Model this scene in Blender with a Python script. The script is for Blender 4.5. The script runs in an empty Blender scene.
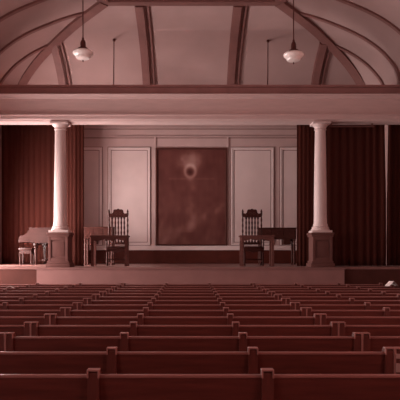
import bpy, bmesh, math, random
from mathutils import Vector, Matrix
random.seed(7)
PI = math.pi
C = bpy.context.scene.collection
F = 617.0; CX = 190.5; HY = 254.5; EYE = 1.56
STZ = 1.257                       # stage floor height
def WX(x, d): return (x-CX)*d/F
def WZ(y, d): return EYE+(HY-y)*d/F

# ------------------------------------------------------------ materials
def mat(name, col, rough=.6, var=.12, scale=6.0, stretch=(1,1,1), bump=.0, spec=.4, metallic=0., coat=0.):
    m = bpy.data.materials.new(name); m.use_nodes = True
    nt = m.node_tree; b = nt.nodes['Principled BSDF']
    tc = nt.nodes.new('ShaderNodeTexCoord'); mp = nt.nodes.new('ShaderNodeMapping')
    mp.inputs['Scale'].default_value = stretch
    nz = nt.nodes.new('ShaderNodeTexNoise'); nz.inputs['Scale'].default_value = scale; nz.inputs['Detail'].default_value = 5
    nt.links.new(tc.outputs['Object'], mp.inputs['Vector']); nt.links.new(mp.outputs[0], nz.inputs['Vector'])
    cr = nt.nodes.new('ShaderNodeValToRGB')
    cr.color_ramp.elements[0].position = .3; cr.color_ramp.elements[1].position = .7
    cr.color_ramp.elements[0].color = (*[c*(1-var) for c in col], 1)
    cr.color_ramp.elements[1].color = (*[min(1,c*(1+var)) for c in col], 1)
    nt.links.new(nz.outputs['Fac'], cr.inputs[0]); nt.links.new(cr.outputs[0], b.inputs['Base Color'])
    b.inputs['Roughness'].default_value = rough; b.inputs['Specular IOR Level'].default_value = spec
    b.inputs['Metallic'].default_value = metallic; b.inputs['Coat Weight'].default_value = coat
    if bump:
        bp = nt.nodes.new('ShaderNodeBump'); bp.inputs['Strength'].default_value = bump; bp.inputs['Distance'].default_value = .02
        nt.links.new(nz.outputs['Fac'], bp.inputs['Height']); nt.links.new(bp.outputs[0], b.inputs['Normal'])
    return m
M = {}
M['plaster'] = mat('ceiling_plaster', (.37,.24,.225), .9, .05, 1.6)
M['rib'] = mat('rib_paint', (.205,.09,.08), .6, .08, 5)
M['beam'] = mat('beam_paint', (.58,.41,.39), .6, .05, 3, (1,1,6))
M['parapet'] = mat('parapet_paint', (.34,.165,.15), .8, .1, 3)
M['wallp'] = mat('stage_wall_paint', (.50,.34,.32), .6, .05, 2)
M['panel'] = mat('panel_paint', (.66,.50,.48), .55, .04, 2)
M['mould'] = mat('moulding_paint', (.72,.57,.55), .5, .03, 4)
M['groove'] = mat('groove_paint', (.25,.14,.13), .8, .05, 4)
M['base'] = mat('dark_baseboard', (.085,.017,.011), .6, .15, 4, (1,1,1), 0, .15)
M['column'] = mat('column_paint', (.60,.46,.44), .45, .03, 3, (1,1,1), 0, .25)
M['pedestal'] = mat('pedestal_paint', (.125,.052,.045), .6, .06, 4, (1,1,1), 0, .15)
M['curtain'] = mat('curtain_velvet', (.062,.0155,.0110), .95, .1, 5, (6,6,.4), 0, .1)
M['pew'] = mat('pew_wood', (.100,.020,.0145), .42, .22, 5, (.6,6,6), .08, .35)
M['pewend'] = mat('pew_end_wood', (.100,.020,.0145), .38, .2, 7, (6,6,.8), .05, .45)
M['rail'] = mat('pew_rail_highlight', (.25,.09,.076), .3, .12, 7, (.6,4,4), .03, .7)  # paler than the pew: highlight along the rail put into its colour
M['cap_highlight'] = mat('cap_highlight_wood', (.30,.125,.108), .3, .08, 9, (1,1,1), 0, .6)  # lit edges of the pew ends, painted as a paler wood
M['tablewood'] = mat('table_wood', (.125,.045,.037), .5, .2, 8, (1,4,4), .05, .2)
M['card'] = mat('card', (.34,.19,.17), .8, .05, 9)
M['floor'] = mat('hall_floor_boards', (.06,.013,.009), .6, .2, 3, (6,.4,1))
M['stagefloor'] = mat('stage_boards', (.24,.115,.10), .38, .12, 3, (.5,8,1), 0, .35)
M['riser'] = mat('stage_riser_paint', (.30,.15,.137), .7, .08, 3, (1,1,1), 0, .15)
M['wing'] = mat('stage_wing_wood', (.085,.028,.022), .7, .12, 4, (1,1,1), 0, .12)
M['darkwood'] = mat('dark_furniture_wood', (.05,.010,.007), .5, .22, 8, (1,4,4), .05, .2)
M['midwood'] = mat('furniture_wood', (.085,.025,.019), .5, .22, 8, (1,4,4), .05, .2)
M['pianocase'] = mat('piano_case', (.045,.014,.011), .38, .12, 5, (1,1,4), 0, .35)
M['ivory'] = mat('ivory_keys', (.8,.7,.66), .4, .03, 8)
M['ebony'] = mat('ebony_keys', (.03,.012,.01), .4, .1, 8)
M['brass'] = mat('lamp_fitting', (.09,.022,.017), .45, .15, 8, (1,1,1), 0, .5, .3)
M['glass'] = mat('opal_glass', (.88,.76,.72), .25, .02, 4, (1,1,1), 0, .6)
M['paper'] = mat('paper', (.80,.66,.62), .8, .05, 9)
M['sidewall'] = mat('hall_wall_plaster', (.45,.28,.26), .9, .06, 1.5)
M['seatpad'] = mat('chair_leather', (.06,.014,.010), .45, .2, 6, (1,1,1), .1, .4)
# window glass that lets daylight straight through
m = bpy.data.materials.new('window_glass'); m.use_nodes = True; nt = m.node_tree; nt.nodes.clear()
o = nt.nodes.new('ShaderNodeOutputMaterial'); mx = nt.nodes.new('ShaderNodeMixShader'); t = nt.nodes.new('ShaderNodeBsdfTransparent'); g = nt.nodes.new('ShaderNodeBsdfGlossy')
g.inputs['Roughness'].default_value = .05; mx.inputs[0].default_value = .06
nt.links.new(t.outputs[0], mx.inputs[1]); nt.links.new(g.outputs[0], mx.inputs[2]); nt.links.new(mx.outputs[0], o.inputs[0])
M['pane'] = m

# ------------------------------------------------------------ mesh helpers
def box(bm, x0, x1, y0, y1, z0, z1, bev=0.):
    r = bmesh.ops.create_cube(bm, size=1)
    vs = r['verts']
    for v in vs:
        v.co = Vector(((x0+x1)/2+v.co.x*(x1-x0), (y0+y1)/2+v.co.y*(y1-y0), (z0+z1)/2+v.co.z*(z1-z0)))
    if bev:
        es = list({e for v in vs for e in v.link_edges})
        bmesh.ops.bevel(bm, geom=es, offset=bev, segments=2, affect='EDGES', profile=.6)
def lathe(bm, prof, cx=0, cy=0, n=32, z0=0., cap=True, rot=0):
    rings = []
    for r, z in prof:
        rings.append([bm.verts.new((cx+max(r,1e-4)*math.cos(2*PI*k/n+rot), cy+max(r,1e-4)*math.sin(2*PI*k/n+rot), z0+z)) for k in range(n)])
    for a, b in zip(rings, rings[1:]):
        for k in range(n):
            bm.faces.new((a[k], a[(k+1)%n], b[(k+1)%n], b[k]))
    if cap:
        bm.faces.new(rings[0][::-1]); bm.faces.new(rings[-1])
def tube(bm, pts, rad, n=8):
    pts = [Vector(p) for p in pts]; rings = []
    rr = rad if isinstance(rad, (list, tuple)) else [rad]*len(pts)
    for i, p in enumerate(pts):
        d = (pts[min(i+1,len(pts)-1)]-pts[max(i-1,0)]).normalized()
        u = d.cross(Vector((0,1,0)) if abs(d.y) < .9 else Vector((1,0,0))).normalized(); w = d.cross(u)
        rings.append([bm.verts.new(p+(u*math.cos(2*PI*k/n)+w*math.sin(2*PI*k/n))*rr[i]) for k in range(n)])
    for a, b in zip(rings, rings[1:]):
        for k in range(n): bm.faces.new((a[k], a[(k+1)%n], b[(k+1)%n], b[k]))
    bm.faces.new(rings[0][::-1]); bm.faces.new(rings[-1])
def prism(bm, poly, axis, a, b):
    """extrude a 2D outline: axis 'x' -> poly is (y,z); 'y' -> (x,z); 'z' -> (x,y)"""
    def P(p, t):
        return {'x': (t, p[0], p[1]), 'y': (p[0], t, p[1]), 'z': (p[0], p[1], t)}[axis]
    A = [bm.verts.new(P(p, a)) for p in poly]; B = [bm.verts.new(P(p, b)) for p in poly]
    n = len(poly)
    for k in range(n): bm.faces.new((A[k], A[(k+1)%n], B[(k+1)%n], B[k]))
    bm.faces.new(A[::-1]); bm.faces.new(B)
def obj(name, bm, m, parent=None, loc=None, smooth=False, angle=35):
    bmesh.ops.recalc_face_normals(bm, faces=bm.faces[:])
    me = bpy.data.meshes.new(name); bm.to_mesh(me); bm.free()
    me.materials.append(M[m] if isinstance(m, str) else m)
    o = bpy.data.objects.new(name, me); C.objects.link(o)
    if smooth:
        for p in me.polygons: p.use_smooth = True
        try: me.set_sharp_from_angle(angle=math.radians(angle))
        except Exception: pass
    if parent: o.parent = parent
    if loc: o.location = loc
    return o
def NB(): return bmesh.new()
def tag(o, label, cat, group=None):
    o['label'] = label; o['category'] = cat
    if group: o['group'] = group
    return o
def thing(name, label, cat, loc=(0,0,0), group=None, rz=0):
    o = bpy.data.objects.new(name, None); C.objects.link(o); o.location = loc; o.rotation_euler = (0,0,rz)
    o.empty_display_size = .2
    return tag(o, label, cat, group)
def struct(name, bm, m, smooth=False, parent=None, label=None, **k):
    o = obj(name, bm, m, parent, smooth=smooth, **k)
    if not parent: o['kind'] = 'structure'
    if label: o['label'] = label
    return o
def dup(root, loc, label, group=None, rz=None):
    r = root.copy(); C.objects.link(r); r.location = loc; r['label'] = label
    if rz is not None: r.rotation_euler = (0,0,rz)
    if group: r['group'] = group
    for ch in list(root.children):
        c = ch.copy(); C.objects.link(c); c.parent = r
        for g in list(ch.children):
            d = g.copy(); C.objects.link(d); d.parent = c
    return r

# ------------------------------------------------------------ hall shell
HW = 5.6         # hall half width
YB = -3.0        # rear of the hall
b = NB(); box(b, -HW, HW, YB, 14.70, -.2, 0); struct('floor', b, 'floor')
# stage platform: deck, two wing risers and the projecting pale central riser
YF = 14.70; YW = 21.0; SW = 6.0
b = NB(); box(b, -SW, SW, YF, YW, STZ-.05, STZ)
prism(b, [(-3.69,YF-.14),(3.69,YF-.14),(3.69,YF),(-3.69,YF)], 'z', STZ-.018, STZ)
struct('floor_stage', b, 'stagefloor')
b = NB(); box(b, -SW, SW, YF+.03, YW, 0, STZ-.05); struct('trim_1', b, 'wing')
b = NB(); box(b, -3.64, 3.64, YF-.11, YF, 0, STZ-.018)
box(b, -3.64, 3.64, YF-.001, YF+.03, 0, STZ-.05)
box(b, -3.66, 3.66, YF-.135, YF-.11, STZ-.05, STZ-.022, .004)
struct('trim_2', b, 'riser')
# dark skirting along the foot of the riser
b = NB(); box(b, -3.65, 3.65, YF-.13, YF-.11, 0, .86, .004); struct('trim_3', b, 'wing')

# ---- coved ceiling: profile (inset u, height z above the eye)
PR = [(0,3.30),(.15,3.85),(.35,4.14),(.60,4.38),(.95,4.61),(1.38,4.81),(1.95,5.02),(2.70,5.20)]
def cat(P, n=5):
    out = []
    for i in range(len(P)-1):
        p0, p1, p2, p3 = P[max(i-1,0)], P[i], P[i+1], P[min(i+2,len(P)-1)]
        for k in range(n):
            t = k/n
            out.append(tuple(.5*((2*p1[j])+(-p0[j]+p2[j])*t+(2*p0[j]-5*p1[j]+4*p2[j]-p3[j])*t*t+(-p0[j]+3*p1[j]-3*p2[j]+p3[j])*t**3) for j in (0,1)))
    out.append(P[-1]); return out
K = 1.15
PROF = [(u*K, z*K+EYE) for u, z in cat(PR)]
AX = 4.51*K; DB = 15.35*K; OX = .028         # cove half width, back plane, centre
CT = PROF[-1][1]; CI = PROF[-1][0]
b = NB()
rows = []
for u, z in PROF:
    rows.append([b.verts.new(p) for p in ((OX-AX+u, YB, z), (OX-AX+u, DB-u, z), (OX+AX-u, DB-u, z), (OX+AX-u, YB, z))])
for a, c in zip(rows, rows[1:]):
    for k in range(3): b.faces.new((a[k], a[k+1], c[k+1], c[k]))
t = rows[-1]; b.faces.new((t[0], t[1], t[2], t[3]))
# soffits between the cove and the side walls
for s in (-1, 1):
    box(b, *(sorted((OX+s*AX, s*6.1))), YB, DB, EYE+3.30*K, EYE+3.30*K+.06)
box(b, -6.2, 6.2, DB, DB+.12, EYE+3.30*K, 6.6)
box(b, -SW-.3, SW+.3, YB-.25, YW+.3, 8.2, 8.35)
me_c = struct('ceiling', b, 'plaster', smooth=True, angle=25)

def prof_at(u):
    for (u0, z0), (u1, z1) in zip(PROF, PROF[1:]):
        if u0 <= u <= u1: return z0+(z1-z0)*(u-u0)/(u1-u0)
    return CT
def ribstrip(b, base, thick, frame):
    """base: list of points on the cove; frame(i) -> (side vector halfwidths, inward vector)"""
    rs = []
    for i, p in enumerate(base):
        sa, sb, inn = frame(i)
        rs.append([b.verts.new(p+sa), b.verts.new(p+sb), b.verts.new(p+sb+inn*thick), b.verts.new(p+sa+inn*thick)])
    for a, c in zip(rs, rs[1:]):
        for k in range(4): b.faces.new((a[k], a[(k+1)%4], c[(k+1)%4], c[k]))
    b.faces.new(rs[0]); b.faces.new(rs[-1][::-1])
def norm2(i, P):
    a = P[max(i-1,0)]; c = P[min(i+1,len(P)-1)]
    du, dz = c[0]-a[0], c[1]-a[1]; L = math.hypot(du, dz)
    return dz/L, -du/L       # inward (more u, lower z)
tn = 4
def backrib(X, umax):
    global tn
    P = [p for p in PROF if p[0] <= umax+.01]
    b = NB()
    base = [Vector((X, DB-u, z)) for u, z in P]
    def fr(lo, hi):
        def f(i):
            nu, nz = norm2(i, P); return Vector((lo,0,0)), Vector((hi,0,0)), Vector((0,-nu,nz))
        return f
    ribstrip(b, base, .06, fr(-.17,.065)); ribstrip(b, base, .085, fr(-.145,.035)); ribstrip(b, base, .05, fr(.13,.165))
    struct('trim_%d' % tn, b, 'rib'); tn += 1
for X, um in ((-3.05, 1.38), (-1.01, 2.66), (1.03, 2.66), (3.07, 1.38)):
    backrib(X*K, um*K)
def siderib(s, Y, umax):
    global tn
    P = [p for p in PROF if p[0] <= umax+.01]
    b = NB()
    base = [Vector((OX+s*(AX-u), Y, z)) for u, z in P]
    def f(i, lo=-.07, hi=.04):
        nu, nz = norm2(i, P); return Vector((0,lo,0)), Vector((0,hi,0)), Vector((-s*nu,0,nz))
    ribstrip(b, base, .045, f)
    struct('trim_%d' % tn, b, 'rib'); tn += 1
for s in (-1, 1):
    for Y, um in ((14.0, 1.38), (13.0, 2.4), (11.88, 2.66), (10.75, 2.66), (9.6, 2.66), (8.45,2.66), (7.3,2.66), (6.15,2.66), (5.0,2.66), (3.85,2.66), (2.7,2.66), (1.55,2.66), (.4,2.66), (-.75,2.66)):
        siderib(s, Y*K, um*K)
def hiprib(s):
    global tn
    b = NB(); base = [Vector((OX+s*(AX-u), DB-u, z)) for u, z in PROF]
    def f(i):
        nu, nz = norm2(i, PROF); w = Vector((1, -s*1., 0)).normalized()*.125
        return -w, w, Vector((-s*nu*.7, -nu*.7, nz)).normalized()
    ribstrip(b, base, .10, f)
    struct('trim_%d' % tn, b, 'rib'); tn += 1
hiprib(-1); hiprib(1)
# band round the flat of the ceiling
b = NB(); xi = AX-CI; yi = DB-CI
box(b, OX-xi-.12, OX+xi+.12, yi-.10, yi+.12, CT-.075, CT+.02, .015)
for s in (-1, 1):
    box(b, OX+s*xi-.13, OX+s*xi+.13, YB, yi-.10, CT-.075, CT+.02, .015)
    box(b, OX+s*(xi-.22)-.02, OX+s*(xi-.22)+.02, YB, yi-.25, CT-.04, CT+.02)
struct('trim_%d' % tn, b, 'rib'); tn += 1

# ------------------------------------------------------------ proscenium beam
b = NB()
z = lambda y: WZ(y, 14.8); ZB = WZ(124.8, 15.25)
prof = [(15.25,ZB),(14.86,ZB),(14.83,ZB+.03),(14.80,ZB+.05),(14.80,z(116)),(14.765,z(115.4)),(14.765,z(114.4)),(14.82,z(113.6)),
        (14.82,z(98.6)),(14.79,z(98.2)),(14.77,z(96.6)),(14.72,z(96.0)),(14.70,z(94.8)),(14.74,z(94.3)),(15.25,z(94.3))]
prism(b, prof, 'x', -SW+.02, SW-.02); bm_beam = struct('trim_%d' % tn, b, 'beam'); tn += 1
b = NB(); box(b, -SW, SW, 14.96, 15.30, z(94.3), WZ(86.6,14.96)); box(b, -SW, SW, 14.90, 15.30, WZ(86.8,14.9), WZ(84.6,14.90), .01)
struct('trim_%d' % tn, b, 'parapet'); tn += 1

# ------------------------------------------------------------ walls
def wallbox(name, segs, m='sidewall'):
    b = NB()
    for s in segs: box(b, *s)
    return struct(name, b, m)
# left wall with windows (real openings)
WIN = [(-.6,1.6),(3.6,5.8),(8.0,10.2)]; WZ0, WZ1 = 1.9, 4.4
def sidewall(name, x0, x1, wins, ya, yb, zt=8.2, m='sidewall', low=None):
    segs = [(x0,x1,ya,yb,0,WZ0),(x0,x1,ya,yb,WZ1,zt)]; y = ya
    for a, c in wins: segs.append((x0,x1,y,a,WZ0,WZ1)); y = c
    if low:
        segs[0] = (x0,x1,ya,low[0],0,WZ0); segs += [(x0,x1,low[1],yb,0,WZ0),(x0,x1,low[0],low[1],0,low[2]),(x0,x1,low[0],low[1],low[3],WZ1),(x0,x1,low[1],yb,WZ0,WZ1),(x0,x1,y,low[0],WZ0,WZ1)]
        return wallbox(name, segs, m)
    segs.append((x0,x1,y,yb,WZ0,WZ1)); return wallbox(name, segs, m)
LOW = (12.7, 14.4, .9, 2.7)  # unseen low window, invented to light the left of the stage front
sidewall('wall_left', -HW-.3, -HW, WIN, YB, 15.0, low=LOW)
sidewall('wall_right', HW, HW+.3, WIN, YB, 15.0)
wallbox('wall_rear', [(-HW-.3,HW+.3,YB-.25,YB,0,8.2)])
wn = 1
def window(x, y0, y1, z0, z1):
    global wn
    b = NB()
    for yy in (y0+.04, (y0+y1)/2, y1-.04): box(b, x-.03, x+.03, yy-.035, yy+.035, z0, z1)
    for k in range(5):
        zz = z0+.04+(z1-z0-.08)*k/4; box(b, x-.025, x+.025, y0, y1, zz-.03, zz+.03)
    f = struct('window_%d' % wn, b, 'mould'); wn += 1
    b = NB(); box(b, x-.005, x+.005, y0+.02, y1-.02, z0+.02, z1-.02); obj('pane', b, 'pane', f)
for a, c in WIN:
    window(-HW-.15, a, c, WZ0, WZ1); window(HW+.15, a, c, WZ0, WZ1)
window(-HW-.15, *LOW)
# stage side walls and back wall
SWIN = (15.9, 17.9); SZ0, SZ1 = 1.5, 3.3
wallbox('wall_stage_left', [(-SW-.3,-SW,15.0,SWIN[0],0,8.2),(-SW-.3,-SW,SWIN[1],YW+.3,0,8.2),(-SW-.3,-SW,*SWIN,0,SZ0),(-SW-.3,-SW,*SWIN,SZ1,8.2),(-SW-.3,-HW-.3,14.7,15.0,0,8.2)])
window(-SW-.15, *SWIN, SZ0, SZ1)
wallbox('wall_stage_right', [(SW,SW+.3,15.0,YW+.3,0,8.2),(HW+.3,SW+.3,14.7,15.0,0,8.2)])
b = NB(); box(b, -SW, SW, YW, YW+.3, 0, 7.6); struct('wall_back', b, 'wallp')
b = NB(); box(b, -SW, SW, DB+.12, YW, 6.4, 6.5); struct('ceiling_stage', b, 'plaster')

# wall mouldings
d = YW; S = d/F
X = lambda x: WX(x, YW); Z = lambda y: WZ(y, YW)
b = NB()
box(b, -SW, SW, YW-.05, YW, Z(127.6), Z(124), .01); box(b, -SW, SW, YW-.08, YW, Z(128.6), Z(127.2), .01)
box(b, -SW, SW, YW-.045, YW, Z(137.4), Z(136.0), .008)
for xx in (155.2, 227.8): box(b, X(xx)-.03, X(xx)+.03, YW-.04, YW, Z(148), Z(137.4), .006)
struct('trim_%d' % tn, b, 'wallp'); tn += 1
b = NB(); box(b, -SW, SW, YW-.006, YW, Z(138.4), Z(137.4)); box(b, -SW, SW, YW-.006, YW, Z(129.6), Z(128.6)); struct('trim_%d' % tn, b, 'groove'); tn += 1
b = NB(); box(b, -SW, SW, YW-.09, YW, Z(250.2), Z(247.0), .012); box(b, -SW, SW, YW-.05, YW, Z(247.0), Z(245.6), .012)
struct('trim_%d' % tn, b, 'mould'); tn += 1
b = NB(); box(b, -SW, SW, YW-.07, YW, STZ, Z(250.2), .008); struct('baseboard_back', b, 'base')
def frame(b, x0, x1, z0, z1, w, y0, y1, bev=.006):
    box(b, x0, x0+w, y0, y1, z0, z1, bev); box(b, x1-w, x1, y0, y1, z0, z1, bev)
    box(b, x0+w, x1-w, y0, y1, z1-w, z1, bev); box(b, x0+w, x1-w, y0, y1, z0, z0+w, bev)
for xa, xb in ((59,102),(108.5,150.2),(231.2,273.5),(280.2,322),(-40,53),(328,420)):
    x0, x1 = X(xa), X(xb); z0, z1 = Z(245.0), Z(147.6)
    b = NB(); box(b, x0+.1, x1-.1, YW-.012, YW, z0+.1, z1-.1); p = struct('trim_%d' % tn, b, 'panel'); tn += 1
    b = NB(); frame(b, x0-.03, x1+.03, z0-.03, z1+.03, .03, YW-.010, YW, 0); frame(b, x0+.085, x1-.085, z0+.085, z1-.085, .022, YW-.014, YW, 0); obj('panel_groove', b, 'groove', p)
    b = NB(); frame(b, x0, x1, z0, z1, .045, YW-.05, YW, .012); frame(b, x0+.05, x1-.05, z0+.05, z1-.05, .032, YW-.035, YW, .008); obj('panel_moulding', b, 'mould', p)

# ------------------------------------------------------------ painting
x0, x1, z0, z1 = X(155.6), X(226.8), Z(245.8), Z(148.2)
cxp, czp = (x0+x1)/2, (z0+z1)/2
pt = thing('framed_painting', 'large dark painting of a pale haloed figure in the middle of the stage wall', 'painting', (cxp, YW-.001, z0))
b = NB(); frame(b, x0-cxp, x1-cxp, 0, z1-z0, .06, -.075, 0, .015); obj('frame', b, 'midwood', pt)
w, h = (x1-x0)-.1, (z1-z0)-.1
NX, NY = 72, 100
b = NB(); cl = b.verts.layers.float_color.new('paint')
def hsh(i, j): return (math.sin(i*12.9898+j*78.233)*43758.5453) % 1
def vn(x, y):
    i, j = math.floor(x), math.floor(y); fx, fy = x-i, y-j; fx = fx*fx*(3-2*fx); fy = fy*fy*(3-2*fy)
    return (hsh(i,j)*(1-fx)+hsh(i+1,j)*fx)*(1-fy)+(hsh(i,j+1)*(1-fx)+hsh(i+1,j+1)*fx)*fy
def art(u, v):            # u 0..1 left-right, v 0..1 top-down; pixel units of the canvas
    px = 155+u*72; py = 148+v*98
    g = .17+.07*vn(u*5, v*7)+.09*vn(u*13+4, v*17)
    g += .42*(.6+.4*vn(u*22,v*30))*math.exp(-(((px-190)/12.5)**2+((py-159.5)/9)**2)**1.5)                        # glow
    r = math.hypot((px-190)/1., (py-170.5)/1.15)
    g += .34*math.exp(-((r-5.4)/1.7)**2)                                         # halo ring
    g -= .22*math.exp(-(r/3.0)**2)
    g += .17*math.exp(-((px-190.5)/5.0)**2)*(1 if 179 < py < 234 else 0)*(.5+.5*vn(u*9,v*22))  # robe
    g += .10*math.exp(-((py-178.2)/.9)**2)*(1 if 167 < px < 216 else 0)
    g -= .10*math.exp(-((px-191)/6)**2-((py-195)/5)**2)
    g += .16*max(0, v-.3)*(1-u)*1.2
    g += .16*(.4+.6*vn(u*16,v*20))*math.exp(-((py-(240-(px-165)*.55))/7)**2)
    g += .05*(vn(u*30,v*9)-.5)
    if v > .6: g += .05*math.sin(px*.6+py*.25)*vn(u*8,v*8)
    return max(.03, g)
vv = [[None]*(NY+1) for _ in range(NX+1)]
for i in range(NX+1):
    for j in range(NY+1):
        v = b.verts.new((-w/2+w*i/NX, -.03, .05+h-h*j/NY)); g = art(i/NX, j/NY)
        g = .42*g + .9*max(0, g-.34)*.42; v[cl] = (.03+.75*g, .004+.62*g**1.45, .003+.56*g**1.5, 1); vv[i][j] = v
for i in range(NX):
    for j in range(NY): b.faces.new((vv[i][j], vv[i+1][j], vv[i+1][j+1], vv[i][j+1]))
mm = bpy.data.materials.new('oil_paint'); mm.use_nodes = True; nt = mm.node_tree
at = nt.nodes.new('ShaderNodeVertexColor'); at.layer_name = 'paint'
nt.links.new(at.outputs[0], nt.nodes['Principled BSDF'].inputs['Base Color']); nt.nodes['Principled BSDF'].inputs['Roughness'].default_value = .6
nt.nodes['Principled BSDF'].inputs['Specular IOR Level'].default_value = .3
obj('canvas', b, mm, pt)

# ------------------------------------------------------------ columns
def column(x, label):
    t = thing('stage_column', label, 'column', (x, 15.02, STZ), 'stage columns')
    H = WZ(124.8, 15.25)-STZ; hp = .83
    b = NB(); box(b, -.235, .235, -.255, .255, .14, hp-.10)
    for x0, x1 in ((-.235,-.17),(.17,.235)): box(b, x0, x1, -.28, -.255, .14, hp-.10, .004)
    box(b, -.17, .17, -.28, -.255, .14, .22, .004); box(b, -.17, .17, -.28, -.255, hp-.18, hp-.10, .004)
    box(b, -.15, .15, -.265, -.255, .26, hp-.22, .004)
    box(b, -.285, .285, -.31, .31, 0, .09, .008); box(b, -.26, .26, -.285, .285, .09, .15, .012)
    box(b, -.26, .26, -.285, .285, hp-.10, hp-.05, .012); box(b, -.275, .275, -.30, .30, hp-.05, hp, .006)
    obj('pedestal', b, 'pedestal', t, smooth=True)
    b = NB(); box(b, -.24, .24, -.24, .24, hp, hp+.055, .006)
    lathe(b, [(.215,hp+.055),(.225,hp+.07),(.218,hp+.09),(.205,hp+.10),(.20,hp+.115),(.208,hp+.125),(.20,hp+.14),(.178,hp+.155),(.173,hp+.22)], n=40)
    obj('base', b, 'column', t, smooth=True)
    b = NB(); pr = []
    for k in range(13):
        q = k/12; pr.append((.156-.028*q**1.6, hp+.22+(H-hp-.22-.17)*q))
    pr[0] = (.162, hp+.20)
    lathe(b, pr, n=40); obj('shaft', b, 'column', t, smooth=True)
    b = NB(); zt = H
    lathe(b, [(.132,zt-.19),(.148,zt-.18),(.148,zt-.165),(.135,zt-.155),(.137,zt-.13),(.165,zt-.095),(.19,zt-.065),(.19,zt-.05)], n=40)
    box(b, -.215, .215, -.215, .215, zt-.055, zt-.004, .008)
    obj('capital', b, 'column', t, smooth=True)
column(-3.165, 'tall white round column on a panelled pedestal at the left, beside the piano')
column(3.16, 'tall white round column on a panelled pedestal at the right, against dark curtains')

# ------------------------------------------------------------ curtains
def curtain(name, label, pts, zt, folds, amp=.07, edge=None, zb=STZ+.01, seed=1):
    """pts: plan polyline (x,y); edge(z01, which) shifts the end points inward"""
    rnd = random.Random(seed); n = folds*10; nz = 14
    L = [0]
    for a, c in zip(pts, pts[1:]): L.append(L[-1]+math.dist(a, c))
    def at(t):
        s = t*L[-1]
        for i in range(len(pts)-1):
            if s <= L[i+1]+1e-9:
                q = (s-L[i])/(L[i+1]-L[i]); a, c = pts[i], pts[i+1]
                dx, dy = (c[0]-a[0])/(L[i+1]-L[i]), (c[1]-a[1])/(L[i+1]-L[i])
                return a[0]+(c[0]-a[0])*q, a[1]+(c[1]-a[1])*q, -dy, dx
    ph = [rnd.uniform(-.5,.5) for _ in range(folds+2)]; am = [rnd.uniform(.6,1.25) for _ in range(folds+2)]
    b = NB(); g = []
    for i in range(n+1):
        t = i/n; x, y, nx, ny = at(t); k = t*folds; j = int(k); q = k-j
        a_ = am[j]*(1-q)+am[j+1]*q; p_ = ph[j]*(1-q)+ph[j+1]*q
        col = []
        for r in range(nz+1):
            zz = r/nz; spread = 1+.25*(1-zz)
            o_ = amp*a_*spread*math.sin(2*PI*k+p_*2+.25*math.sin(zz*3+j))
            ex = edge(zz, t) if edge else 0
            col.append(b.verts.new((x+nx*o_+ex, y+ny*o_, zb+(zt-zb)*zz)))
        g.append(col)
    for i in range(n):
        for r in range(nz): b.faces.new((g[i][r], g[i+1][r], g[i+1][r+1], g[i][r+1]))
    o = obj(name, b, 'curtain', smooth=True, angle=180)
    md = o.modifiers.new('thickness', 'SOLIDIFY'); md.thickness = .012
    return tag(o, label, 'curtain')
curtain('stage_curtain', 'long dark stage curtain hanging behind the grand piano at the left',
        [(-5.97,19.5),(WX(62,19.5),19.5)], 6.35, 11, .014, seed=2)
curtain('stage_curtain', 'narrow dark leg curtain right of the left column, beside the white panels',
        [(-3.17,15.72),(-2.93,15.62),(-2.70,15.62)], 5.25, 5, .006)
curtain('stage_curtain', 'narrow dark leg curtain left of the right column, beside the white panels',
        [(2.69,15.62),(2.92,15.60),(3.2,15.66)], 5.25, 5, .009, seed=4)
XG = WX(386.5, 16.0)
curtain('stage_curtain', 'broad dark curtain right of the right column, closing part of the stage',
        [(3.26,15.85),(XG-.065,15.85)], 5.25, 9, .02, seed=5, edge=lambda z, t: (-.05*max(0,(z-.42)/.58)*t**6))
curtain('stage_curtain', 'dark curtain at the far right edge, right of the thin bright gap',
        [(XG+.05,16.12),(5.75,16.12)], 5.25, 5, .02, seed=6, edge=lambda z, t: (.04*max(0,(z-.42)/.58)*(1-t)**6))
b = NB(); zz = WZ(126.2, 15.1); tube(b, [(WX(329,15.1),15.1,zz),(WX(374,15.1),15.1,zz)], .025, 10)
for xx in (WX(331,15.1), WX(372,15.1)): box(b, xx-.015, xx+.015, 15.085, 15.115, zz, ZB)
tag(obj('curtain_rail', b, 'pedestal', smooth=True), 'short pale rail under the beam right of the right column', 'curtain rail')

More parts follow.
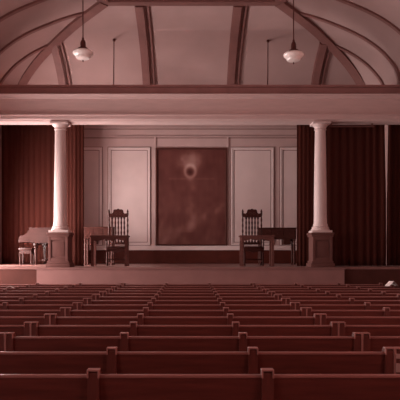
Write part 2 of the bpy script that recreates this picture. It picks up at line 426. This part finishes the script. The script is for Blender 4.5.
# ------------------------------------------------------------ pews
PCX = -.055; W = .955; PITCH = .79; D0 = 3.38; ENDW = .064
def end_prof():
    # (y toward stage +, z): back post stands at the camera side
    pts = [(-.012,0),(-.012,.5),(.0-.012,.905)]
    for k in range(7):
        a = PI-PI*k/6; pts.append((.033+.045*math.cos(a), .905+.022*math.sin(a)))
    pts += [(.09,.80),(.12,.68),(.20,.645),(.40,.64),(.46,.62),(.475,.585),(.45,.55),(.43,.50),(.44,.30),(.46,.10),(.46,0)]
    return pts
def cap(parent, x, w):
    b = NB(); h = w/2+.002
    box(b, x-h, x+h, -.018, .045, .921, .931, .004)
    for s in (-1, 1): box(b, x+s*(h-.0045)-.0045, x+s*(h-.0045)+.0045, -.019, .0, .884, .924, .002)  # strips draw the lit outline of the cap in pale colour
    obj('cap', b, 'cap_highlight', parent)
def build_pew():
    t = thing('pew', 'x', 'pew', (0,0,0), 'pews')
    hw = 1.5*W
    b = NB()   # reclined back boards; y=0 is the camera-side face at the top
    prism(b, [(.002,.884),(.045,.40),(.068,.40),(.025,.884)], 'x', -hw+.03, hw-.03)
    obj('backrest', b, 'pew', t)
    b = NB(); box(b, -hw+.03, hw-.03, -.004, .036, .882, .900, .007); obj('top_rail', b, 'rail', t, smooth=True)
    b = NB(); prism(b, [(.06,.43),(.06,.40),(.42,.425),(.445,.44),(.42,.455)], 'x', -hw+.03, hw-.03); obj('seat', b, 'pew', t)
    for x in (-hw, hw-ENDW):
        b = NB(); prism(b, end_prof(), 'x', x+.001, x+ENDW-.001)
        bmesh.ops.bevel(b, geom=[e for e in b.edges if abs(e.verts[0].co.x-e.verts[1].co.x) < 1e-5], offset=.006, segments=2, affect='EDGES')
        e = obj('end_panel', b, 'pewend', t, smooth=True); cap(e, x+ENDW/2, ENDW-.004)
        b = NB(); xo = x+.004 if x < 0 else x+ENDW-.004; box(b, xo-.0035, xo+.0035, -.016, -.010, .25, .918); obj('edge_highlight', b, 'cap_highlight', e)  # thin pale strip paints the highlight down the outer edge
    for x in (-W/2, W/2):
        b = NB(); prism(b, [p for p in end_prof()], 'x', x-ENDW/2, x+ENDW/2)
        bmesh.ops.bevel(b, geom=[e for e in b.edges if abs(e.verts[0].co.x-e.verts[1].co.x) < 1e-5], offset=.006, segments=2, affect='EDGES')
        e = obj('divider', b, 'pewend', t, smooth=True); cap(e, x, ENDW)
    return t
ORD = ['nearest row','second row','third row','fourth row','fifth row','sixth row','seventh row','eighth row','ninth row','tenth row','eleventh row','twelfth row','thirteenth row','farthest row, before the stage']
pew0 = build_pew(); first = True
for n in range(14):
    for side, cxn in (('middle', 0), ('left-hand', -1), ('right-hand', 1)):
        if cxn == -1 and n < 2: continue      # these two lie outside the photograph
        if cxn == 1 and n < 1: continue
        loc = (PCX+cxn*3*W, D0+PITCH*n, 0)
        rown = ORD[n]+' from the camera' if n < 13 else 'farthest row before the stage'
        lab = 'long dark wooden %s pew in the %s' % (side, rown)
        if first: pew0.location = loc; pew0['label'] = lab; pew0['group'] = 'rows of wooden pews'; first = False
        else: dup(pew0, loc, lab, 'rows of wooden pews')

# papers left on pews
def leaflet(loc, w, l, label, rz=0, tilt=.0, rx=0.):
    b = NB()
    prism(b, [(-w/2,0),(0,.03+tilt),(w/2,0),(w/2,.006),(0,.037+tilt),(-w/2,.006)], 'y', -l/2, l/2)
    o = obj('folded_leaflet', b, 'paper', loc=loc); o.rotation_euler = (rx,0,rz); tag(o, label, 'leaflet', 'papers left on the pews'); return o
def on_rail(px, n): return WX(px, D0+PITCH*n+.02), D0+PITCH*n+.02
x, y = on_rail(391.5, 12); leaflet((x, y, .903), .21, .16, 'white folded leaflet lying on the pew back at the far right, below the stage', .3, .065)
x, y = on_rail(4, 11); leaflet((x+.12, y, .904), .16, .05, 'white folded leaflet lying on the pew back at the far left, below the stage', -.2)
for k, (za, zb, c) in enumerate(((WZ(357.5,4.2), WZ(353,4.2), 'upper'), (WZ(371,4.2), WZ(362.5,4.2), 'lower'))):
    b = NB(); x0 = WX(393.5, 4.2); box(b, x0, x0+.16, 0, .012, za, zb, .002)
    for q in range(2): box(b, x0+.003, x0+.157, .0005+.004*q, .004+.004*q, zb, zb+.002)
    o = obj('service_card', b, 'card', loc=(0, D0+PITCH-.012, 0)); o.location.y = D0+PITCH-.022
    tag(o, '%s of two pale cards on the back of the pew at the right edge' % c, 'card', 'cards on the pew back')

# ------------------------------------------------------------ throne chairs
def turned(b, x, y, z0, z1, r, n=12, rings=3):
    L = z1-z0; pr = [(r*1.0,0),(r*1.05,.06*L),(r*.65,.09*L)]
    for k in range(rings):
        a = .12+.76*k/rings; c = .76/rings
        pr += [(r*.65,(a)*L),(r*1.0,(a+c*.45)*L),(r*.65,(a+c*.92)*L)]
    pr += [(r*.65,.90*L),(r*1.05,.94*L),(r*1.05,L)]
    lathe(b, pr, x, y, n, z0)
def build_chair():
    t = thing('throne_chair', 'x', 'chair', (0,0,0), 'high-backed chairs')
    w = .27; H = 1.55
    b = NB(); box(b, -w-.01, w+.01, -.26, .24, .43, .49, .012); prism(b, [(-w,.43),(-w,.36),(-w*.5,.39),(0,.35),(w*.5,.39),(w,.36),(w,.43)], 'y', -.25, -.225)
    obj('seat', b, 'darkwood', t, smooth=True)
    b = NB(); box(b, -w+.02, w-.02, -.24, .20, .49, .53, .02); obj('seat_cushion', b, 'seatpad', t, smooth=True)
    for sx in (-1, 1):
        b = NB(); turned(b, sx*(w-.02), -.22, 0, .43, .03); obj('leg', b, 'darkwood', t, smooth=True)
        b = NB(); tube(b, [(sx*(w-.02),.27,0),(sx*(w-.02),.23,.45)], .024); obj('leg', b, 'darkwood', t, smooth=True)
        b = NB(); turned(b, sx*(w-.01), .24, .45, H-.08, .026, rings=5)
        lathe(b, [(.012,0),(.03,.012),(.03,.03),(.016,.045),(.022,.065),(.006,.09)], sx*(w-.01), .24, 12, H-.08); obj('back_post', b, 'darkwood', t, smooth=True)
    for k in range(5):
        b = NB(); x = -.165+.0825*k; turned(b, x, .24, .62, H-.2, .027, rings=4); obj('spindle', b, 'darkwood', t, smooth=True)
    b = NB(); box(b, -w+.01, w-.01, .225, .255, .58, .64, .008); obj('lower_rail', b, 'darkwood', t)
    b = NB(); up = [(-w+.01,H-.14),(-w+.03,H-.10)]
    for k in range(25):
        x = -.20+.40*k/24; q = abs(x)/.20
        zt = H-.11+.13*max(0,1-q*q)**.5*(1+.06*math.cos(x*60))
        if q > .72: zt = H-.10+.015*math.sin((q-.72)*22)
        up.append((x, zt))
    up += [(w-.03,H-.10),(w-.01,H-.14),(w-.01,H-.20),(.15,H-.225),(.08,H-.205),(0,H-.225),(-.08,H-.205),(-.15,H-.225),(-w+.01,H-.20)]
    prism(b, up, 'y', .222, .258)
    for sx in (-1, 1): lathe(b, [(.035,-.008),(.028,.004),(.0,.01)], sx*.10, H*0, 12, 0) if False else None
    obj('crest_rail', b, 'darkwood', t)
    b = NB()                                   # carved scrolls on the crest
    for sx in (-1, 1):
        tube(b, [(sx*(.05+.045*math.cos(a)*(1-a/9)), .218, H-.115+.045*math.sin(a)*(1-a/9)) for a in [k*.45 for k in range(15)]], .009, 6)
        tube(b, [(sx*(.17+.03*math.cos(a)*(1-a/9)), .218, H-.15+.03*math.sin(a)*(1-a/9)) for a in [k*.5 for k in range(12)]], .007, 6)
    obj('carving', b, 'midwood', t, smooth=True)
    b = NB(); tube(b, [(-w+.02,-.22,.17),(w-.02,-.22,.17)], .016); tube(b, [(-w+.02,-.22,.12),(-w+.02,.25,.12)], .014); tube(b, [(w-.02,-.22,.12),(w-.02,.25,.12)], .014)
    obj('stretcher', b, 'darkwood', t, smooth=True)
    for sx in (-1, 1):
        b = NB(); turned(b, sx*(w), -.20, .49, .70, .02, rings=1); obj('arm_post', b, 'darkwood', t, smooth=True)
        b = NB(); tube(b, [(sx*w,.24,.76),(sx*(w+.015),.0,.73),(sx*(w+.01),-.18,.71),(sx*(w+.005),-.26,.695)], [.02,.024,.026,.03]); obj('armrest', b, 'darkwood', t, smooth=True)
    return t
ch = build_chair()
ch.location = (WX(117.3,16.95), 16.95, STZ); ch['label'] = 'tall carved spindle-back armchair left of the painting, behind the left small table'; ch['group'] = 'high-backed chairs on the stage'
dup(ch, (WX(252.9,16.95), 16.95, STZ), 'tall carved spindle-back armchair right of the painting, behind the right small table', 'high-backed chairs on the stage')

# small tables in front of the chairs
def build_table(w):
    t = thing('side_table', 'x', 'table', (0,0,0))
    hw = w/2; H = .80
    b = NB(); box(b, -hw, hw, -.26, .26, H-.035, H, .008); obj('tabletop', b, 'tablewood', t, smooth=True)
    b = NB(); ap = [(-hw+.05,H-.035),(-hw+.05,H-.15),(-hw+.16,H-.13)]
    for k in range(9):
        x = -hw+.2+(w-.4)*k/8; ap.append((x, H-.105-.02*math.cos(k*PI/2)))
    ap += [(hw-.16,H-.13),(hw-.05,H-.15),(hw-.05,H-.035)]
    prism(b, ap, 'y', -.235, -.212); prism(b, ap, 'y', .212, .235)
    for s in (-1, 1): box(b, s*(hw-.06)-.012, s*(hw-.06)+.012, -.212, .212, H-.14, H-.035)
    obj('apron', b, 'tablewood', t)
    for sx in (-1, 1):
        for sy in (-1, 1):
            b = NB(); x = sx*(hw-.06); y = sy*.21
            prism(b, [(x-.03,y-.03),(x+.03,y-.03),(x+.03,y+.03),(x-.03,y+.03)], 'z', 0, H-.035)
            for z0, z1 in ((0,.05),(.30,.33),(.56,.60)): box(b, x-.037, x+.037, y-.037, y+.037, z0, z1, .006)
            obj('leg', b, 'tablewood', t)
    return t
tb = build_table(.99); tb.location = (WX(110.2,16.2), 16.2, STZ); tb['label'] = 'square-legged wooden table in front of the left tall chair'; tb['group'] = 'small tables before the tall chairs'
tb2 = build_table(.91); tb2.location = (WX(256.6,16.2), 16.2, STZ); tb2['label'] = 'square-legged wooden table in front of the right tall chair'; tb2['group'] = 'small tables before the tall chairs'

# tall desks behind
def build_desk(w, mirror, label, loc):
    t = thing('writing_desk', label, 'desk', loc, 'desks at the back of the stage')
    hw = w/2; H = 1.10
    b = NB(); box(b, -hw-.02, hw+.02, -.27, .27, H-.03, H, .008); obj('desktop', b, 'midwood', t, smooth=True)
    b = NB(); box(b, -hw, hw, -.24, .24, H-.34, H-.03, .004); obj('case', b, 'midwood', t)
    for k in range(3):
        x0 = -hw+.03+(w-.04)*k/3; b = NB(); box(b, x0, x0+(w-.04)/3-.02, -.255, -.24, H-.29, H-.07, .006); dr = obj('drawer', b, 'midwood', t)
        b = NB(); lathe(b, [(.008,0),(.008,.012),(.017,.02),(.017,.028),(.0,.034)], 0, 0, 10, 0)
        bmesh.ops.rotate(b, verts=b.verts, matrix=Matrix.Rotation(PI/2, 3, 'X')); bmesh.ops.translate(b, verts=b.verts, vec=(x0+(w-.04)/6-.01, -.255, H-.18)); obj('knob', b, 'brass', dr, smooth=True)
    b = NB(); s = 1 if mirror else -1; x = s*(hw-.26); box(b, x-.11, x+.11, -.2, .2, H-.50, H-.34, .006); obj('side_cupboard', b, 'midwood', t)
    for sx in (-1, 1):
        for sy in (-1, 1):
            b = NB(); turned(b, sx*(hw-.05), sy*.2, 0, H-.34, .04, rings=2); obj('leg', b, 'midwood', t, smooth=True)
build_desk(1.10, True, 'tall wooden desk behind the right table, reaching towards the right curtain', (WX(276.5,18.5), 18.5, STZ))
build_desk(.86, False, 'tall wooden desk behind the left table, its end beside the left curtain', (WX(99.6,17.9), 17.9, STZ))

# ------------------------------------------------------------ grand piano and stool
px0 = WX(24.5, 18.5); pd = 18.55
pn = thing('grand_piano', 'polished grand piano on turned legs at the left of the stage, keyboard to the left', 'piano', (px0, pd, STZ))
# local: x to the right (tail), y to the back.  keyboard along the left
def outline(inset=0.):
    p = [(.30+inset,-.68+inset),(.95,-.68+inset),(1.20,-.62+inset)]
    for k in range(1, 12):
        q = k/12; p.append((1.20+.52*q, -.62+inset+.62*(q*q*(3-2*q))))
    for k in range(0, 9):
        a = -PI/3+ (PI/3+PI/2)*k/8; p.append((1.60-inset+.25*math.cos(a), .32-inset*.5+.30*math.sin(a)*1.15))
    p += [(.30+inset,.68-inset)]
    return p
b = NB(); prism(b, outline(), 'z', .66, 1.06); prism(b, outline(.03), 'z', .63, .66); obj('case', b, 'pianocase', pn)
b = NB(); prism(b, [(x*1.0+(.0), y) for x, y in outline(-.015)], 'z', 1.06, 1.085); lid = obj('lid', b, 'pianocase', pn)
b = NB(); box(b, .0, .30, -.68, .68, .66, .73, .008); obj('keybed', b, 'pianocase', pn)
for s in (-1, 1):
    b = NB(); prism(b, [(.0,.73),(.0,.79),(.04,.84),(.14,.86),(.22,.90),(.27,.98),(.31,1.06),(.31,.73)], 'y', *sorted((s*.68, s*.61)))
    obj('cheek', b, 'pianocase', pn)
b = NB()
for k in range(36): yy = -.60+1.2*k/36; box(b, .03, .17, yy+.001, yy+.032, .73, .755)
ky = obj('white_keys', b, 'ivory', pn)
b = NB()
for k in range(35):
    if k % 7 in (2, 6): continue
    yy = -.60+1.2*(k+1)/36; box(b, .08, .17, yy-.009, yy+.009, .755, .767)
obj('black_keys', b, 'ebony', pn)
b = NB(); box(b, .17, .29, -.61, .61, .73, .86, .006); obj('fallboard', b, 'pianocase', pn)
b = NB(); box(b, .29, .305, -.5, .5, .88, 1.04, .004); obj('music_desk', b, 'pianocase', pn)
for lx, ly in ((.46,-.52),(.46,.52),(1.55,.30)):
    b = NB()
    lathe(b, [(.02,0),(.035,.01),(.035,.04),(.02,.055),(.028,.08),(.045,.30),(.055,.45),(.035,.47),(.06,.50),(.06,.52),(.045,.54),(.085,.58),(.085,.64)], lx, ly, 20, 0)
    obj('leg', b, 'column' if False else 'pianocase', pn, smooth=True)
b = NB(); 
for s in (-.07, .07): tube(b, [(.62,s,.64),(.60,s*1.3,.4),(.60,s*.8,.16)], .016)
box(b, .54, .66, -.13, .13, .10, .16, .01)
for s in (-.06, 0, .06): box(b, .44, .54, s-.013, s+.013, .105, .12, .003)
tube(b, [(.66,0,.13),(.95,0,.64)], .01)
obj('pedal_lyre', b, 'pianocase', pn, smooth=True)

st = thing('piano_stool', 'small square pale-topped stool tucked in at the piano keyboard', 'stool', (WX(26.8,18.5), 18.5, STZ))
b = NB(); box(b, -.20, .20, -.20, .20, .43, .50, .02); obj('seat', b, 'pianocase', st, smooth=True)
b = NB(); box(b, -.18, .18, -.18, -.16, .33, .43); box(b, -.18, .18, .16, .18, .33, .43); box(b, -.18, -.16, -.16, .16, .33, .43); box(b, .16, .18, -.16, .16, .33, .43); obj('apron', b, 'pianocase', st)
for sx in (-1, 1):
    for sy in (-1, 1):
        b = NB(); x, y = sx*.165, sy*.165
        prism(b, [(x-.02,y-.02),(x+.02,y-.02),(x+.02,y+.02),(x-.02,y+.02)], 'z', 0, .33); obj('leg', b, 'pianocase', st)

# ------------------------------------------------------------ pendant lamps and hanging rods
def lamp(px, py, d, label):
    x = WX(px, d); zc = WZ(py, d)
    top = prof_at(AX-abs(x-OX)) if abs(x-OX) > xi else CT
    t = thing('pendant_lamp', label, 'pendant lamp', (x, d, zc), 'pendant lamps')
    b = NB(); lathe(b, [(.05,.095),(.14,.09),(.190,.065),(.205,.035),(.195,.005),(.165,-.02),(.145,-.035),(.14,-.06),(.125,-.08),(.08,-.09),(.03,-.094),(.0,-.095)], 0, 0, 36, 0); obj('glass_shade', b, 'glass', t, smooth=True)
    b = NB(); lathe(b, [(.088,.09),(.105,.105),(.10,.125),(.065,.135),(.052,.16),(.055,.20),(.05,.25),(.035,.285),(.022,.30),(.022,.33),(.012,.345)], 0, 0, 24, 0); obj('fitter', b, 'brass', t, smooth=True)
    b = NB(); tube(b, [(0,0,.33),(0,0,top-zc-.03)], .011, 8); lathe(b, [(.012,-.10),(.06,-.03),(.06,0.03)], 0, 0, 16, top-zc); obj('rod', b, 'brass', t, smooth=True)
    b = NB(); lathe(b, [(.004,-.15),(.012,-.14),(.012,-.12),(.006,-.104)], 0, 0, 10, 0); obj('finial', b, 'brass', t, smooth=True)
lamp(83, 54.6, 12.3, 'left opal glass pendant lamp on a dark rod')
lamp(293.6, 56.8, 12.3, 'right opal glass pendant lamp on a dark rod')
for px, py, lab in ((114, 39.5, 'thin dark hanging rod on the ceiling near the left lamp'), (268, 40.3, 'thin dark hanging rod on the ceiling near the right lamp')):
    # find the spot of the back cove seen at this pixel
    best = min(((abs(WZ(py, DB-u)-z), u, z) for u, z in [(PROF[i][0]*(1-q/20)+PROF[i+1][0]*q/20, PROF[i][1]*(1-q/20)+PROF[i+1][1]*q/20) for i in range(len(PROF)-1) for q in range(20)]))
    _, u, z = best; Y = DB-u
    p0 = Vector((WX(px, Y), Y, z)); p1 = Vector((WX(px-.3, 14.94), 14.94, WZ(84.6, 14.9)))
    t = thing('hanging_rod', lab, 'rod', p0, 'hanging rods')
    b = NB(); tube(b, [(0,0,-.015), p1-p0], .012, 8); obj('rod', b, 'brass', t, smooth=True)
    b = NB(); lathe(b, [(.01,-.06),(.035,-.045),(.04,-.015),(.03,.01)], 0, 0, 14, 0); obj('ceiling_rose', b, 'brass', t, smooth=True)

# ------------------------------------------------------------ light: daylight at the windows, plus added low light and red fill
def area(name, loc, rot, sx, sy, e, col, spread=180):
    l = bpy.data.lights.new(name, 'AREA'); l.shape = 'RECTANGLE'; l.size = sx; l.size_y = sy; l.energy = e; l.color = col
    l.spread = math.radians(spread)
    o = bpy.data.objects.new(name, l); C.objects.link(o); o.location = loc; o.rotation_euler = rot; return o
KEY = (1,.86,.83); FILL = (1,.52,.46)
EL = [165, 165, 165]; ER = [190, 150, 50]
for (a, c), e, er in zip(WIN, EL, ER):
    area('daylight_and_fill', (-HW-.33, (a+c)/2, (WZ0+WZ1)/2), (0,-PI/2,0), WZ1-WZ0, c-a, e, KEY)
    area('daylight_and_fill', (HW+.33, (a+c)/2, (WZ0+WZ1)/2), (0,PI/2,0), WZ1-WZ0, c-a, er, FILL)  # added red-tinted fill from the unseen right side
area('daylight_and_fill', (-HW-.33, (LOW[0]+LOW[1])/2, (LOW[2]+LOW[3])/2), (0,-PI/2,0), LOW[3]-LOW[2], LOW[1]-LOW[0], 440, KEY)  # added light at the invented low window, fading across the riser
area('daylight_and_fill', (-SW-.33, sum(SWIN)/2, (SZ0+SZ1)/2), (0,-PI/2,0), SZ1-SZ0, SWIN[1]-SWIN[0], 760, KEY)
w = bpy.data.worlds.new('world'); bpy.context.scene.world = w; w.use_nodes = True
w.node_tree.nodes['Background'].inputs[0].default_value = (1,.75,.7,1); w.node_tree.nodes['Background'].inputs[1].default_value = .6

# ------------------------------------------------------------ camera
cam = bpy.data.cameras.new('camera'); co = bpy.data.objects.new('camera', cam); C.objects.link(co)
co.location = (0,0,EYE); co.rotation_euler = (PI/2,0,0)
cam.sensor_width = 36; cam.lens = F/400*36; cam.shift_x = (200-CX)/400; cam.shift_y = (HY-200)/400
cam.clip_start = .05; cam.clip_end = 200
sc = bpy.context.scene; sc.camera = co
sc.view_settings.view_transform = 'Standard'; sc.view_settings.look = 'None'; sc.view_settings.gamma = 1; sc.view_settings.use_curve_mapping = False
sc.view_settings.exposure = 0.25
